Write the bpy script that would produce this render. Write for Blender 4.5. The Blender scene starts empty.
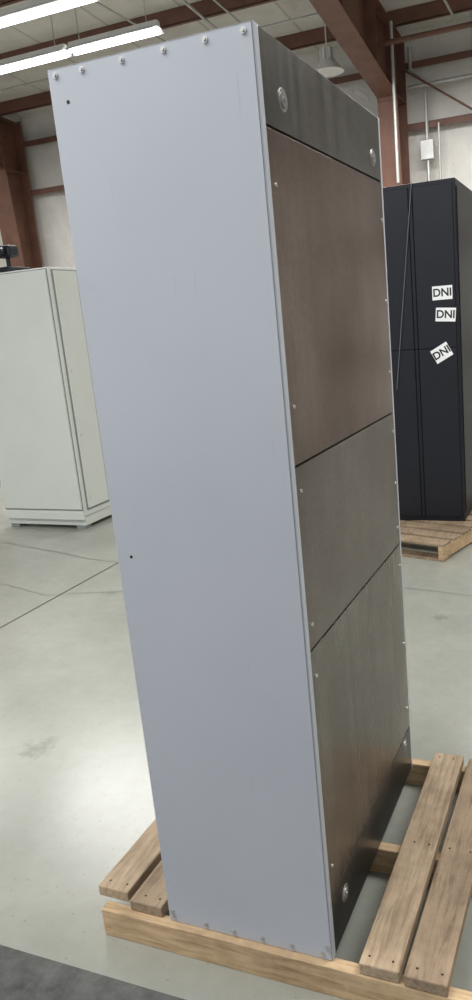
import bpy, bmesh, math, random
import numpy as np
from mathutils import Matrix, Vector
random.seed(4)
S=bpy.context.scene
S.view_settings.view_transform='Standard'
COL=bpy.context.collection

# ---------------------------------------------------------------- camera
p=[0.664,-1.5544,1.7961,0.3892,0.2366,-0.082,750.36,304.13]
def camaxes():
    yaw,pit,rol=p[3:6]
    f=np.array([-math.sin(yaw)*math.cos(pit),math.cos(yaw)*math.cos(pit),-math.sin(pit)])
    r=np.array([math.cos(yaw),math.sin(yaw),0.]); u=np.cross(r,f)
    return r*math.cos(rol)+u*math.sin(rol), -r*math.sin(rol)+u*math.cos(rol), f
R,u,f=camaxes()
cd=bpy.data.cameras.new('camera');co=bpy.data.objects.new('camera',cd);COL.objects.link(co)
co.matrix_world=Matrix(((R[0],u[0],-f[0],p[0]),(R[1],u[1],-f[1],p[1]),(R[2],u[2],-f[2],p[2]),(0,0,0,1)))
cd.sensor_fit='VERTICAL';cd.sensor_height=36;cd.lens=36*p[6]/1000;cd.shift_x=-(p[7]-236)/1000
cd.clip_start=.05;cd.clip_end=200
S.camera=co

# ---------------------------------------------------------------- materials
def nmat(name):
    m=bpy.data.materials.new(name);m.use_nodes=True
    nt=m.node_tree;b=nt.nodes['Principled BSDF']
    return m,nt,b
def N(nt,t,**k):
    n=nt.nodes.new(t)
    for a,v in k.items(): setattr(n,a,v)
    return n
def coords(nt,scale=(1,1,1),rot=(0,0,0)):
    tc=N(nt,'ShaderNodeTexCoord');mp=N(nt,'ShaderNodeMapping')
    mp.inputs['Scale'].default_value=scale;mp.inputs['Rotation'].default_value=rot
    nt.links.new(tc.outputs['Object'],mp.inputs['Vector'])
    return mp.outputs['Vector']
def noise(nt,vec,scale,detail=4,rough=.55,dist=0):
    n=N(nt,'ShaderNodeTexNoise');n.inputs['Scale'].default_value=scale
    n.inputs['Detail'].default_value=detail;n.inputs['Roughness'].default_value=rough
    n.inputs['Distortion'].default_value=dist
    nt.links.new(vec,n.inputs['Vector']);return n.outputs['Fac']
def ramp(nt,fac,stops):
    r=N(nt,'ShaderNodeValToRGB');e=r.color_ramp.elements
    while len(e)<len(stops): e.new(.5)
    for i,(q,c) in enumerate(stops):
        e[i].position=q;e[i].color=(*c,1) if len(c)==3 else c
    nt.links.new(fac,r.inputs['Fac']);return r.outputs['Color']
def mix(nt,fac,a,b,mode='MIX'):
    m=N(nt,'ShaderNodeMix',data_type='RGBA',blend_type=mode)
    if isinstance(fac,(int,float)): m.inputs[0].default_value=fac
    else: nt.links.new(fac,m.inputs[0])
    for i,v in ((6,a),(7,b)):
        if isinstance(v,tuple): m.inputs[i].default_value=(*v,1)
        else: nt.links.new(v,m.inputs[i])
    return m.outputs[2]
def bump(nt,b,h,st=.2,dist=.01):
    n=N(nt,'ShaderNodeBump');n.inputs['Strength'].default_value=st;n.inputs['Distance'].default_value=dist
    nt.links.new(h,n.inputs['Height']);nt.links.new(n.outputs['Normal'],b.inputs['Normal'])
def paint(name,c,rough=.45,metal=0,var=.06,scale=3,bmp=0,spec=.5):
    m,nt,b=nmat(name);v=coords(nt)
    n=noise(nt,v,scale)
    lo=tuple(x*(1-var) for x in c);hi=tuple(min(1,x*(1+var)) for x in c)
    nt.links.new(ramp(nt,n,[(.3,lo),(.7,hi)]),b.inputs['Base Color'])
    b.inputs['Roughness'].default_value=rough;b.inputs['Metallic'].default_value=metal
    b.inputs['Specular IOR Level'].default_value=spec
    if bmp: bump(nt,b,noise(nt,v,180,2),bmp,.001)
    return m
m,nt,b=nmat('painted_panel');v=coords(nt)
c=ramp(nt,noise(nt,v,2),[(.3,(.435,.462,.508)),(.7,(.465,.492,.538))])
va=coords(nt,(30,30,2.5),(0,.35,0));sc=noise(nt,va,2.2,3,.5)
c=mix(nt,.16,c,ramp(nt,sc,[(.69,(1,1,1)),(.75,(.5,.5,.52))]),'MULTIPLY')
sm=noise(nt,v,5,6,.7,.5)
c=mix(nt,.10,c,ramp(nt,sm,[(.62,(1,1,1)),(.75,(.6,.6,.6))]),'MULTIPLY')
nt.links.new(c,b.inputs['Base Color']);b.inputs['Roughness'].default_value=.32
bump(nt,b,noise(nt,v,180,2),.04,.001)
M_gray=m
M_white=paint('cabinet_offwhite',(.62,.645,.60),.45,0,.03,2)
M_whited=paint('cabinet_seam',(.22,.24,.23),.6)
M_black=paint('black_powdercoat',(.009,.010,.015),.42,0,.1,5,.05,.3)
M_blackseam=paint('black_seam',(.003,.003,.004),.7,spec=.1)
M_red=paint('red_oxide_steel',(.16,.075,.05),.55,0,.2,4)
M_zinc=paint('zinc_bolt',(.62,.62,.6),.3,.9,.1,30)
M_cap=paint('knockout_steel',(.34,.335,.32),.42,.8,.15,30)
M_dark=paint('dark_gap',(.01,.01,.01),.8)
M_conduit=paint('galvanised_conduit',(.55,.55,.53),.4,.4,.1,8)
M_fix=paint('fixture_white',(.75,.75,.72),.5)
M_label=paint('label_paper',(.85,.86,.86),.7,0,.02)
M_ink=paint('label_ink',(.01,.01,.012),.6)
def emis(name,c,s):
    m,nt,b=nmat(name);b.inputs['Base Color'].default_value=(*c,1)
    b.inputs['Emission Color'].default_value=(*c,1);b.inputs['Emission Strength'].default_value=s
    return m
M_tube=emis('fluorescent_tube',(.96,.98,1),9)
M_tube2=emis('fluorescent_tube_soft',(.96,.98,1),3)

def steel(name,stops,rough=.34,metal=.75,seed=0.,streak=.35):
    m,nt,b=nmat(name)
    v=coords(nt,(1,1,.75));v.node.inputs['Location'].default_value=(seed,seed*1.7,seed*.6)
    n1=noise(nt,v,1.7,3,.5,0)
    v2=coords(nt,(1,7,.35));n2=noise(nt,v2,2.4,2,.5)
    v3=coords(nt,(1,1.2,110));n3=noise(nt,v3,7,3,.6)
    v5=coords(nt,(1,150,1.2));n5=noise(nt,v5,5,3,.6)
    v4=coords(nt);n4=noise(nt,v4,60,5,.75)
    n6=noise(nt,v4,9,5,.7)
    c=ramp(nt,n1,stops)
    c=mix(nt,streak,c,ramp(nt,n2,[(.34,(.55,.53,.51)),(.66,(1.,1.,1.))]),'MULTIPLY')
    c=mix(nt,.2,c,ramp(nt,n6,[(.38,(.62,.58,.56)),(.6,(1,1,1))]),'MULTIPLY')
    c=mix(nt,.2,c,ramp(nt,n3,[(.3,(.45,.45,.45)),(.65,(1,1,1))]),'MULTIPLY')
    c=mix(nt,.15,c,ramp(nt,n5,[(.3,(.5,.5,.5)),(.65,(1,1,1))]),'MULTIPLY')
    c=mix(nt,.35,c,ramp(nt,n4,[(.36,(.6,.58,.56)),(.58,(1,1,1))]),'MULTIPLY')
    nt.links.new(c,b.inputs['Base Color'])
    b.inputs['Metallic'].default_value=metal
    rr=N(nt,'ShaderNodeMapRange');rr.inputs['To Min'].default_value=rough-.08;rr.inputs['To Max'].default_value=rough+.1
    nt.links.new(n2,rr.inputs['Value']);nt.links.new(rr.outputs[0],b.inputs['Roughness'])
    b.inputs['Anisotropic'].default_value=.5
    bump(nt,b,n3,.04,.002)
    return m
M_st_up=steel('mill_steel_brown',[(.32,(.22,.165,.148)),(.5,(.32,.25,.225)),(.68,(.46,.39,.36))],.31,.87,1.,.35)
M_st_mid=steel('mill_steel_mid',[(.34,(.25,.222,.205)),(.5,(.325,.293,.272)),(.68,(.41,.38,.355))],.31,.87,3.,.25)
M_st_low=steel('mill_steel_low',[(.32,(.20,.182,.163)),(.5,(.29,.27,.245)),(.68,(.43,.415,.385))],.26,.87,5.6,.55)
M_st_top=steel('mill_steel_gray',[(.3,(.19,.19,.183)),(.55,(.27,.263,.25)),(.75,(.37,.36,.345))],.33,.85,7.,.4)
M_st_kick=steel('mill_steel_kick',[(.3,(.11,.11,.106)),(.55,(.16,.158,.15)),(.75,(.23,.225,.215))],.3,.85,9.,.3)

def wood(name,a,bc,along='Y',seed=0):
    m,nt,b=nmat(name)
    sc={'Y':(12,1,12),'X':(1,12,12)}[along]
    v=coords(nt,sc);v.node.inputs['Location'].default_value=(seed,seed,seed)
    n=noise(nt,v,5,6,.65,.6)
    c=ramp(nt,n,[(.3,a),(.5,bc),(.75,tuple(min(1,x*1.2) for x in bc))])
    v2=coords(nt,(1,1,1));n2=noise(nt,v2,5,5,.65)
    c=mix(nt,.65,c,ramp(nt,n2,[(.36,(.50,.48,.46)),(.6,(1,1,1))]),'MULTIPLY')
    nt.links.new(c,b.inputs['Base Color']);b.inputs['Roughness'].default_value=.78
    bump(nt,b,n,.4,.003);return m
M_wY=wood('pine_plank',(.24,.165,.10),(.42,.32,.215),'Y')
M_wY2=wood('pine_plank_dark',(.18,.122,.078),(.33,.245,.162),'Y',3)
M_wX=wood('pine_stringer',(.34,.22,.11),(.55,.395,.235),'X',5)

# floor
m,nt,b=nmat('polished_concrete')
v=coords(nt)
n1=noise(nt,v,.9,6,.6,.3);n2=noise(nt,v,14,5,.7);n3=noise(nt,v,3.1,6,.65,.8)
c=ramp(nt,n1,[(.3,(.285,.297,.26)),(.5,(.33,.338,.297)),(.72,(.38,.385,.34))])
c=mix(nt,.45,c,ramp(nt,n2,[(.3,(.80,.80,.78)),(.7,(1.,1.,1.))]),'MULTIPLY')
c=mix(nt,.5,c,ramp(nt,n3,[(.66,(1,1,1)),(.78,(.55,.54,.5))]),'MULTIPLY')
vo=N(nt,'ShaderNodeTexVoronoi');vo.inputs['Scale'].default_value=22;nt.links.new(v,vo.inputs['Vector'])
c=mix(nt,.35,c,ramp(nt,vo.outputs['Distance'],[(.06,(.45,.44,.4)),(.12,(1,1,1))]),'MULTIPLY')
for (ox,oy,rad) in ((-1.70,.80,.09),(-2.6,2.6,.06),(-.2,2.6,.06)):
    vd=N(nt,'ShaderNodeVectorMath',operation='DISTANCE');nt.links.new(v,vd.inputs[0]);vd.inputs[1].default_value=(ox,oy,0)
    ad=N(nt,'ShaderNodeMath',operation='MULTIPLY_ADD');nt.links.new(n2,ad.inputs[0]);ad.inputs[1].default_value=.28;nt.links.new(vd.outputs['Value'],ad.inputs[2])
    c=mix(nt,.55,c,ramp(nt,ad.outputs[0],[(rad+.06,(.4,.4,.37)),(rad+.14,(1,1,1))]),'MULTIPLY')
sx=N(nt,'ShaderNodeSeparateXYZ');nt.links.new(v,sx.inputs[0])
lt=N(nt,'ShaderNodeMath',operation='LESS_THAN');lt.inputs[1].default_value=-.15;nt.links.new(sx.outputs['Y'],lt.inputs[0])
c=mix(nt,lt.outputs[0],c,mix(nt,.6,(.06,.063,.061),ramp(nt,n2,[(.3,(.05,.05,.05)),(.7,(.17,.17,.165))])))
nt.links.new(c,b.inputs['Base Color'])
rr=N(nt,'ShaderNodeMapRange');rr.inputs['To Min'].default_value=.1;rr.inputs['To Max'].default_value=.34
nt.links.new(n1,rr.inputs['Value']);nt.links.new(rr.outputs[0],b.inputs['Roughness'])
bump(nt,b,n2,.05,.003)
M_floor=m
def insul(name,c0,c1,axis):
    m,nt,b=nmat(name);v=coords(nt)
    n=noise(nt,v,1.6,5,.6,.8)
    sx=N(nt,'ShaderNodeSeparateXYZ');nt.links.new(v,sx.inputs[0])
    md=N(nt,'ShaderNodeMath',operation='PINGPONG');md.inputs[1].default_value=.6
    nt.links.new(sx.outputs[axis],md.inputs[0])
    c=ramp(nt,n,[(.3,c0),(.7,c1)])
    c=mix(nt,.8,c,ramp(nt,md.outputs[0],[(0,(.55,.53,.5)),(.03,(1,1,1))]),'MULTIPLY')
    nt.links.new(c,b.inputs['Base Color']);b.inputs['Roughness'].default_value=.5
    bump(nt,b,noise(nt,v,3.5,4,.6,1),.5,.05)
    return m
M_wall=insul('vinyl_insulation_wall',(.68,.655,.60),(.80,.78,.73),'X')
M_ceil=insul('vinyl_insulation_roof',(.68,.65,.60),(.80,.78,.73),'X')
M_joint=paint('floor_joint_filler',(.07,.07,.062),.8)
M_crack=paint('floor_crack',(.17,.17,.15),.8)

# ---------------------------------------------------------------- mesh helpers
def obj(name,bm,mat,parent=None,smooth=False):
    me=bpy.data.meshes.new(name);bm.normal_update();bm.to_mesh(me);bm.free()
    o=bpy.data.objects.new(name,me);COL.objects.link(o)
    for m in (mat if isinstance(mat,(list,tuple)) else [mat]): me.materials.append(m)
    if smooth:
        for q in me.polygons: q.use_smooth=True
    if parent:
        o.parent=parent;o.matrix_parent_inverse=parent.matrix_world.inverted()
    return o
def empty(name,loc):
    e=bpy.data.objects.new(name,None);COL.objects.link(e);e.location=loc;e.empty_display_size=.1
    bpy.context.view_layer.update();return e
def addbox(bm,a,b,bev=0,M=None,seg=2):
    r=bmesh.ops.create_cube(bm,size=1);vs=r['verts']
    for v in vs:
        v.co=Vector([(a[i]+b[i])/2+v.co[i]*(b[i]-a[i]) for i in range(3)])
    if bev>0:
        es=list({e for v in vs for e in v.link_edges})
        q=bmesh.ops.bevel(bm,geom=es,offset=bev,segments=seg,affect='EDGES',profile=.5)
        vs=q['verts']
    if M is not None:
        bmesh.ops.transform(bm,matrix=M,verts=list(set(vs)))
def box(name,a,b,mat,parent=None,bev=0,M=None):
    bm=bmesh.new();addbox(bm,a,b,bev,M);return obj(name,bm,mat,parent)
def addcyl(bm,p0,p1,r,r2=None,n=20):
    p0=Vector(p0);p1=Vector(p1);d=p1-p0
    rot=Vector((0,0,1)).rotation_difference(d).to_matrix().to_4x4()
    bmesh.ops.create_cone(bm,cap_ends=True,segments=n,radius1=r,radius2=r if r2 is None else r2,depth=d.length,
        matrix=Matrix.Translation((p0+p1)/2)@rot)
def prism(bm,poly,x0,x1):
    "extrude a (y,z) polygon along x"
    a=[bm.verts.new((x0,y,z)) for y,z in poly];b=[bm.verts.new((x1,y,z)) for y,z in poly]
    n=len(poly);bm.faces.new(a[::-1]);bm.faces.new(b)
    for i in range(n): bm.faces.new((a[i],a[(i+1)%n],b[(i+1)%n],b[i]))
    bmesh.ops.recalc_face_normals(bm,faces=bm.faces)

# ---------------------------------------------------------------- room
YW=11.0;XL=-15.;XR=6.;YR=-9.
def roofz(y): return 5.9+(YW-y)/12
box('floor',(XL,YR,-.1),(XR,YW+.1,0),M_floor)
box('wall_north',(XL,YW,0),(XR,YW+.12,6.1),M_wall)
box('wall_west',(XL-.12,YR,0),(XL,YW+.12,7.8),insul('vinyl_insulation_side',(.66,.64,.59),(.80,.78,.73),'Y'))
box('wall_east',(XR,YR,0),(XR+.12,YW+.12,7.8),M_wall.copy())
bm=bmesh.new();prism(bm,[(YW+.12,roofz(YW+.12)),(YR,roofz(YR)),(YR,roofz(YR)+.12),(YW+.12,roofz(YW+.12)+.12)],XL-.12,XR+.12)
obj('ceiling',bm,M_ceil)
bm=bmesh.new()
addbox(bm,(-2.977,YR,0),(-2.963,YW,.0015))
obj('floor_joint',bm,M_joint)
def crack(name,pts,w=.006):
    bm=bmesh.new();fine=[]
    for a,b_ in zip(pts[:-1],pts[1:]):
        for i in range(12):
            t=i/12;fine.append((a[0]+(b_[0]-a[0])*t+random.uniform(-.012,.012),a[1]+(b_[1]-a[1])*t+random.uniform(-.012,.012)))
    fine.append(pts[-1])
    L=[];Rr=[]
    for i,(x,y) in enumerate(fine):
        ww=w*random.uniform(.4,1)
        L.append(bm.verts.new((x,y-ww,.0012)));Rr.append(bm.verts.new((x,y+ww,.0012)))
    for i in range(len(fine)-1): bm.faces.new((L[i],L[i+1],Rr[i+1],Rr[i]))
    bmesh.ops.recalc_face_normals(bm,faces=bm.faces)
    obj(name,bm,M_crack)
crack('floor_crack',[(-6,3.95),(-4.5,3.62),(-3.2,3.28),(-1.9,3.1),(-.5,3.05),(1.5,2.7)],.008)
crack('floor_crack',[(-5.2,2.3),(-4.0,2.75),(-3.1,2.5),(-2.2,2.75),(-1.2,2.6)],.005)

# purlins
bm=bmesh.new()
for i in range(10):
    y=10.3-i*1.5;z=roofz(y)
    addbox(bm,(XL,y-.03,z-.2),(XR,y-.022,z));addbox(bm,(XL,y-.03,z-.2),(XR,y+.04,z-.19))
obj('roof_purlins',bm,M_red)
bm=bmesh.new()
for z in (1.2,2.9,4.55,5.4):
    addbox(bm,(XL,YW-.2,z-.004),(XR,YW,z+.004));addbox(bm,(XL,YW-.2,z-.09),(XR,YW-.19,z))
obj('wall_girts',bm,M_red)
def frame(xc,w=.13):
    e=empty('steel_frame',(xc,YW-.4,0))
    bm=bmesh.new()
    addbox(bm,(xc-w,YW-.22,0),(xc+w,YW-.205,5.75))
    prism(bm,[(YW-.52,0),(YW-.535,0),(YW-.80,4.85),(YW-.785,4.85)],xc-w,xc+w)
    prism(bm,[(YW-.21,0),(YW-.525,0),(YW-.79,4.85),(YW-.79,5.7),(YW-.21,5.75)],xc-.006,xc+.006)
    addbox(bm,(xc-w,YW-.8,4.84),(xc+w,YW-.21,4.855))
    obj('column',bm,M_red,e)
    bm=bmesh.new()
    y0=YW-.79;y1=6.0;y2=-6.
    zt=lambda y:roofz(y)-.21
    low=[(y0,4.85),(y1,5.52),(y2,6.55)]
    prism(bm,[low[0],low[1],low[2],(y2,zt(y2)),(y0,zt(y0))],xc-.006,xc+.006)
    for a,b in ((low[0],low[1]),(low[1],low[2])):
        prism(bm,[a,b,(b[0],b[1]-.015),(a[0],a[1]-.015)],xc-w,xc+w)
    prism(bm,[(YW-.21,zt(YW-.21)),(y2,zt(y2)),(y2,zt(y2)-.015),(YW-.21,zt(YW-.21)-.015)],xc-w,xc+w)
    for y in (9.2,7.8,6.4):
        addbox(bm,(xc-w,y-.006,4.85+(y0-y)*.17),(xc+w,y+.006,zt(y)-.01))
    addbox(bm,(xc-w,y0-.02,4.78),(xc+w,y0,zt(y0)))
    obj('rafter',bm,M_red,e)
    bm=bmesh.new()
    for z in (4.95,5.1,5.25,5.4,5.55):
        for dx in (-.09,.09): addcyl(bm,(xc+dx,y0-.02,z),(xc+dx,y0-.045,z),.018,n=6)
    obj('splice_bolts',bm,M_red,e)
frame(-2.33,.15);frame(-9.65,.2)

def pipe(name,pts,r,mat=M_conduit,parent=None):
    cu=bpy.data.curves.new(name,'CURVE');cu.dimensions='3D';sp=cu.splines.new('POLY')
    sp.points.add(len(pts)-1)
    for i,q in enumerate(pts): sp.points[i].co=(*q,1)
    cu.bevel_depth=r;cu.bevel_resolution=3
    o=bpy.data.objects.new(name,cu);COL.objects.link(o);cu.materials.append(mat)
    if parent:o.parent=parent;o.matrix_parent_inverse=parent.matrix_world.inverted()
    return o
pipe('wall_conduit',[(-1.88,YW-.23,0),(-1.88,YW-.23,5.1),(-2.1,YW-.23,5.3),(-2.1,YW-.23,5.6)],.03)
pipe('wall_conduit',[(-1.7,YW-.23,0),(-1.7,YW-.23,4.5)],.018)
pipe('wall_conduit',[(XR,YW-.24,5.05),(-1.2,YW-.24,5.05),(-2.15,YW-.24,5.05)],.03)
pipe('sprinkler_pipe',[(XR,9.6,5.35),(-2.3,9.6,5.35)],.035,M_red)
pipe('ceiling_conduit',[(-1.3,10.2,5.62),(-1.5,5.6,6.0)],.018)
pipe('ceiling_conduit',[(-2.15,9.9,3.6),(-2.15,9.9,5.7)],.024)
pipe('ceiling_conduit',[(-8.5,9.3,5.78),(-2.6,9.3,5.78)],.02)
pipe('ceiling_conduit',[(-4.4,10.2,5.7),(-4.4,5.6,6.05)],.02)
pipe('ceiling_conduit',[(-4.0,10.2,5.7),(-4.1,5.6,6.05)],.014)
pipe('ceiling_conduit',[(-5.1,10.2,5.7),(-5.6,5.6,6.05)],.014)
pipe('cross_brace_rod',[(-2.2,YW-.3,5.3),(4.9,YW-.3,.3)],.016,M_red)
pipe('cross_brace_rod',[(-2.2,6.2,5.95),(-.2,10.4,5.6)],.016)
box('junction_box',(-1.98,YW-.30,4.0),(-1.78,YW-.19,4.28),M_conduit,None,.008)

def strip(x0,x1,y,z,n=1,mt=M_tube):
    e=empty('fluorescent_light',((x0+x1)/2,y,z))
    bm=bmesh.new()
    prism(bm,[(y-.12,z+.01),(y-.04,z+.06),(y-.03,z+.11),(y+.03,z+.11),(y+.04,z+.06),(y+.12,z+.01),(y+.115,z+.005),(y+.03,z+.045),(y-.03,z+.045),(y-.115,z+.005)],x0,x1)
    obj('housing',bm,M_fix,e)
    bm=bmesh.new()
    L=(x1-x0)/n
    for i in range(n):
        for dy in (-.05,.05):
            addcyl(bm,(x0+i*L+.02,y+dy,z),(x0+(i+1)*L-.02,y+dy,z),.019,n=12)
    obj('tubes',bm,mt,e)
    bm=bmesh.new()
    for xx in (x0+.15,x1-.15): addcyl(bm,(xx,y,z+.1),(xx,y,roofz(y)-.005),.006,n=6)
    obj('hanger',bm,M_conduit,e)
strip(-6.75,-5.42,6.9,5.12,1);strip(-5.36,-4.12,6.9,5.12,1)
strip(-7.2,-4.15,5.73,5.1,2,M_tube2)
for yy in (3.0,-.6):
    strip(-4.2,-1.8,yy,5.1,2);strip(-.6,1.8,yy,5.1,2)

cx,cy,cz=-2.88,9.2,5.12
e=empty('high_bay_lamp',(cx,cy,cz))
bm=bmesh.new()
addcyl(bm,(cx,cy,cz-.1),(cx,cy,cz+.04),.22,.1,28);addcyl(bm,(cx,cy,cz+.04),(cx,cy,cz+.2),.07,n=20)
addcyl(bm,(cx,cy,cz+.2),(cx,cy,roofz(cy)-.01),.01,n=8)
for i in range(8):
    a=i*math.pi/4;addbox(bm,(.06,-.004,0),(.11,.004,.15),0,Matrix.Translation((cx,cy,cz+.04))@Matrix.Rotation(a,4,'Z'))
obj('reflector',bm,M_fix,e)

# ---------------------------------------------------------------- main cabinet
D,W,H,zb=.513,.939,2.29,.095;zt=zb+H
E=empty('electrical_enclosure',(-D/2,W/2,zb))
bm=bmesh.new()
addbox(bm,(-D+.002,.003,zb+.001),(-.014,W-.012,zt-.002),.004)
obj('carcass',bm,M_gray,E)
bm=bmesh.new()
addbox(bm,(-D,0,zb),(0,.0035,zt),.0015)
addbox(bm,(-.006,0.,zb),(.001,.024,zt),.0028,None,3)
addbox(bm,(-D,0.,zt-.004),(0,.02,zt),.0015)
obj('side_panel',bm,M_gray,E)
box('rear_frame_edge',(-.012,W-.014,zb),(.0005,W,zt),M_gray,E,.002)
box('panel_backing',(-.016,.02,zb+.002),(-.008,W-.01,zt-.004),M_dark,E)
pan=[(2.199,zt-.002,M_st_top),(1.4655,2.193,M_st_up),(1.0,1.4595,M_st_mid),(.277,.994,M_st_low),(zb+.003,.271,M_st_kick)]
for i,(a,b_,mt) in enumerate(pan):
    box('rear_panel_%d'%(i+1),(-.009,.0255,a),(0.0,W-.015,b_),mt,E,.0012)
def boltS(bm,x,z):
    addcyl(bm,(x,.001,z),(x,-.0025,z),.0068,n=18);addcyl(bm,(x,-.0022,z),(x,-.006,z),.0042,.0038,6)
def boltR(bm,y,z):
    addcyl(bm,(-.001,y,z),(.003,y,z),.0055,.0045,14)
bm=bmesh.new()
for x in (-.492,-.42,-.315,-.21,-.11,-.022): boltS(bm,x,2.37)
for x in (-.497,-.39,-.30,-.21,-.12,-.03): boltS(bm,x,.113)
boltS(bm,-.500,.13);boltS(bm,-.015,.135)
obj('side_bolts',bm,M_zinc,E)
bm=bmesh.new()
for y in (.05,.905):
    for z in (2.08,1.83,1.60,1.40,1.22,1.06,.92,.62,.36):
        if y<.1 and z in (1.83,1.22,.62): continue
        boltR(bm,y,z)
obj('panel_screws',bm,M_zinc,E)
bm=bmesh.new()
for x,z in ((-.468,2.312),(-.47,1.232)): addcyl(bm,(x,.001,z),(x,-.0006,z),.0042,n=14)
obj('side_holes',bm,M_dark,E)
bm=bmesh.new()
for y,z in ((.13,2.265),(.84,2.255),(.13,.205),(.84,.245)):
    for r,h in ((.026,.002),(.018,.005)): addcyl(bm,(-.001,y,z),(h,y,z),r,r*.9,28)
    addcyl(bm,(.0045,y,z),(.007,y,z),.006,.005,12)
obj('knockout_caps',bm,M_cap,E,False)
bm=bmesh.new()
for y in (.42,.8): addcyl(bm,(-.02,y,zt-.004),(-.02,y,zt+.012),.007,n=12)
obj('top_studs',bm,M_zinc,E)
box('top_cover',(-D+.01,.01,zt-.004),(-.01,W-.01,zt-.0005),M_gray,E)

# ---------------------------------------------------------------- pallet
P=empty('wooden_pallet',(-.2,.48,0))
for i,y in enumerate((-.022,.46,.955)):
    box('stringer_%d'%(i+1),(-.745,y,0),(.40,y+.038,.094),M_wX,P,.003)
def plank(i,x0,x1,y0,y1,mt,rot=0.):
    z0=.0945
    Mr=Matrix.Translation(((x0+x1)/2,(y0+y1)/2,0))@Matrix.Rotation(rot,4,'Z')@Matrix.Translation((-(x0+x1)/2,-(y0+y1)/2,0))
    bm=bmesh.new();addbox(bm,(x0,y0,z0),(x1,y1,z0+.036),.004,Mr)
    obj('deck_plank_%d'%i,bm,mt,P)
    bm=bmesh.new()
    for yy in (max(y0+.03,.01),.48,.97):
        for fx in (.27,.73):
            xx=x0+(x1-x0)*fx+random.uniform(-.01,.01)
            addcyl(bm,(xx,yy,z0+.036),(xx,yy,z0+.0365),.0035,n=10)
    obj('nails_%d'%i,bm,M_dark,P)
plank(1,-.785,-.675,.025,.995,M_wY);plank(2,-.652,-.54,.0,.985,M_wY2)
plank(3,.078,.188,-.018,1.0,M_wY,.004);plank(4,.205,.32,-.022,.99,M_wY2,-.006)

# ---------------------------------------------------------------- left white cabinet
x0,x1,y0,y1,zz=-4.88,-3.92,4.08,4.95,2.42
C=empty('metal_cabinet',((x0+x1)/2,(y0+y1)/2,0))
box('body',(x0,y0+.02,.13),(x1,y1,zz),M_white,C,.006)
box('plinth',(x0+.01,y0+.03,.035),(x1-.01,y1-.01,.13),M_white,C,.004)
bm=bmesh.new()
for xx in (x0+.03,x1-.13):
    for yy in (y0+.03,y1-.13): addbox(bm,(xx,yy,0),(xx+.1,yy+.1,.04),.003)
obj('feet',bm,M_whited,C)
box('door_gap',(x0+.008,y0+.012,.19),(x1-.008,y0+.021,zz-.012),M_whited,C)
box('front_door',(x0+.015,y0,.20),(x1-.015,y0+.018,zz-.02),M_white,C,.004)
box('base_rail',(x0,y0-.01,.1),(x1,y0+.02,.185),M_white,C,.004)
box('side_gap',(x1-.001,y0+.06,.18),(x1+.004,y1-.03,zz-.02),M_whited,C)
box('side_cover',(x1+.001,y0+.08,.2),(x1+.014,y0+.40,zz-.03),M_white,C,.003)
box('side_cover_rear',(x1+.001,y0+.415,.2),(x1+.014,y1-.04,zz-.03),M_white,C,.003)
bm=bmesh.new()
for z in (.3,.9,1.5,2.1):
    addcyl(bm,(x1+.01,y0+.12,z),(x1+.018,y0+.12,z),.012,n=12)
obj('side_latches',bm,M_conduit,C)
K=empty('desk_camera',(-4.65,4.45,zz))
bm=bmesh.new();addbox(bm,(-4.80,4.3,zz),(-4.52,4.6,zz+.07),.01);addcyl(bm,(-4.62,4.42,zz+.07),(-4.62,4.42,zz+.2),.02)
addbox(bm,(-4.72,4.36,zz+.16),(-4.54,4.5,zz+.27),.02);addcyl(bm,(-4.62,4.36,zz+.21),(-4.62,4.3,zz+.21),.04)
obj('body',bm,M_black,K)

# ---------------------------------------------------------------- black cabinet + pallet
x0,x1,y0,y1,zz=-1.25,-.345,4.22,5.12,2.69
B=empty('black_server_cabinet',((x0+x1)/2,(y0+y1)/2,.13))
box('body',(x0,y0+.012,.131),(x1,y1,zz),M_black,B,.006)
box('front_panel_upper',(x0+.02,y0,1.5),(x1-.02,y0+.013,zz-.03),M_black,B,.003)
box('front_panel_lower',(x0+.02,y0,.17),(x1-.02,y0+.013,1.49),M_black,B,.003)
box('side_panel',(x1-.001,y0+.05,.2),(x1+.008,y1-.05,zz-.05),M_black,B,.003)
bm=bmesh.new();
for xx in (-.66,-.69): addbox(bm,(xx,y0-.004,.17),(xx+.006,y0+.001,zz-.03))
obj('front_seam',bm,M_blackseam,B)
bm=bmesh.new()
addcyl(bm,(-.655,y0-.012,zz),(-.84,y0-.012,1.2),.004,n=8);obj('strap',bm,paint('strap_gray',(.10,.11,.13),.5),B)
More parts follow.
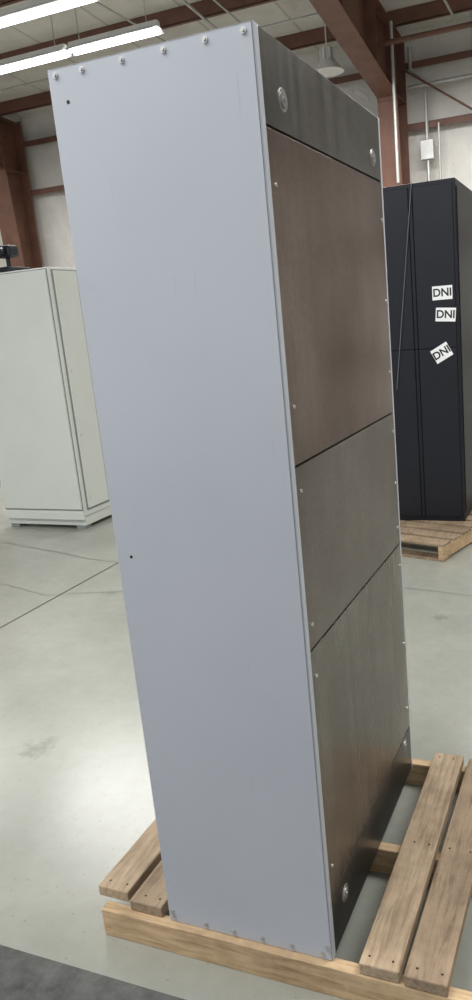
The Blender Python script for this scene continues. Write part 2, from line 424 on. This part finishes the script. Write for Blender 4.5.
def label(i,cx,cz,rot,w=.15,h=.10):
    Mx=Matrix.Translation((cx,y0-.0015,cz))@Matrix.Rotation(rot,4,'Y')
    box('label_sticker_%d'%i,(-w/2,-.0008,-h/2),(w/2,.0008,h/2),M_label,B,0,Mx)
    cu=bpy.data.curves.new('label_text','FONT');cu.body='DNI';cu.size=.08;cu.align_x='CENTER';cu.align_y='CENTER';cu.offset=.002
    cu.materials.append(M_ink)
    o=bpy.data.objects.new('label_text_%d'%i,cu);COL.objects.link(o)
    o.matrix_world=Matrix.Translation((cx,y0-.0028,cz))@Matrix.Rotation(rot,4,'Y')@Matrix.Rotation(math.pi/2,4,'X')
    bpy.context.view_layer.update()
    o.parent=B;o.matrix_parent_inverse=B.matrix_world.inverted()
label(1,-.46,1.90,0);label(2,-.44,1.74,.08);label(3,-.48,1.46,-.5,.14,.11)
uu=Vector((-.96,.28,0));vv=Vector((.28,.96,0));o0=Vector((-.40,3.60,0))
Mp=Matrix(((-uu[0],vv[0],0,o0[0]),(-uu[1],vv[1],0,o0[1]),(0,0,1,0),(0,0,0,1)))
P2=empty('wooden_pallet',(-.9,4.3,0))
bm=bmesh.new()
for xx in (-1.2,-.62,-.04): addbox(bm,(xx,0,.016),(xx+.038,1.5,.112),.002,Mp)
obj('stringers',bm,M_wX,P2)
bm=bmesh.new()
for i in range(9): addbox(bm,(-1.2,i*.17,.1125),(0,i*.17+.13,.13),.002,Mp)
for i in (0,.7,1.37): addbox(bm,(-1.2,i,0),(0,i+.12,.0158),.002,Mp)
obj('deck_boards',bm,M_wY2,P2)

# ---------------------------------------------------------------- lighting
w=bpy.data.worlds.new('world');S.world=w;w.use_nodes=True
w.node_tree.nodes['Background'].inputs[0].default_value=(.93,.96,1,1);w.node_tree.nodes['Background'].inputs[1].default_value=1.03
def area(name,loc,sx,sy,e,rot=(0,0,0),c=(1,.99,.975)):
    l=bpy.data.lights.new(name,'AREA');l.shape='RECTANGLE';l.size=sx;l.size_y=sy;l.energy=e;l.color=c
    o=bpy.data.objects.new(name,l);COL.objects.link(o);o.location=loc;o.rotation_euler=rot;return o
area('added_area_light',(-3,-1.5,5.0),5,1.2,300)  # area lights without fixtures, added near the ceiling to light the room
area('added_area_light',(-5.4,6.3,5.0),2.8,1.4,210)
area('added_area_light',(2.6,2.0,5.0),2.5,1.5,260)  # added on the east side, out of frame, for reflected streaks on the steel
area('added_area_light',(-1,8.0,5.0),3,1.,200)
area('added_area_light',(-10,6,5.3),3,3,200)
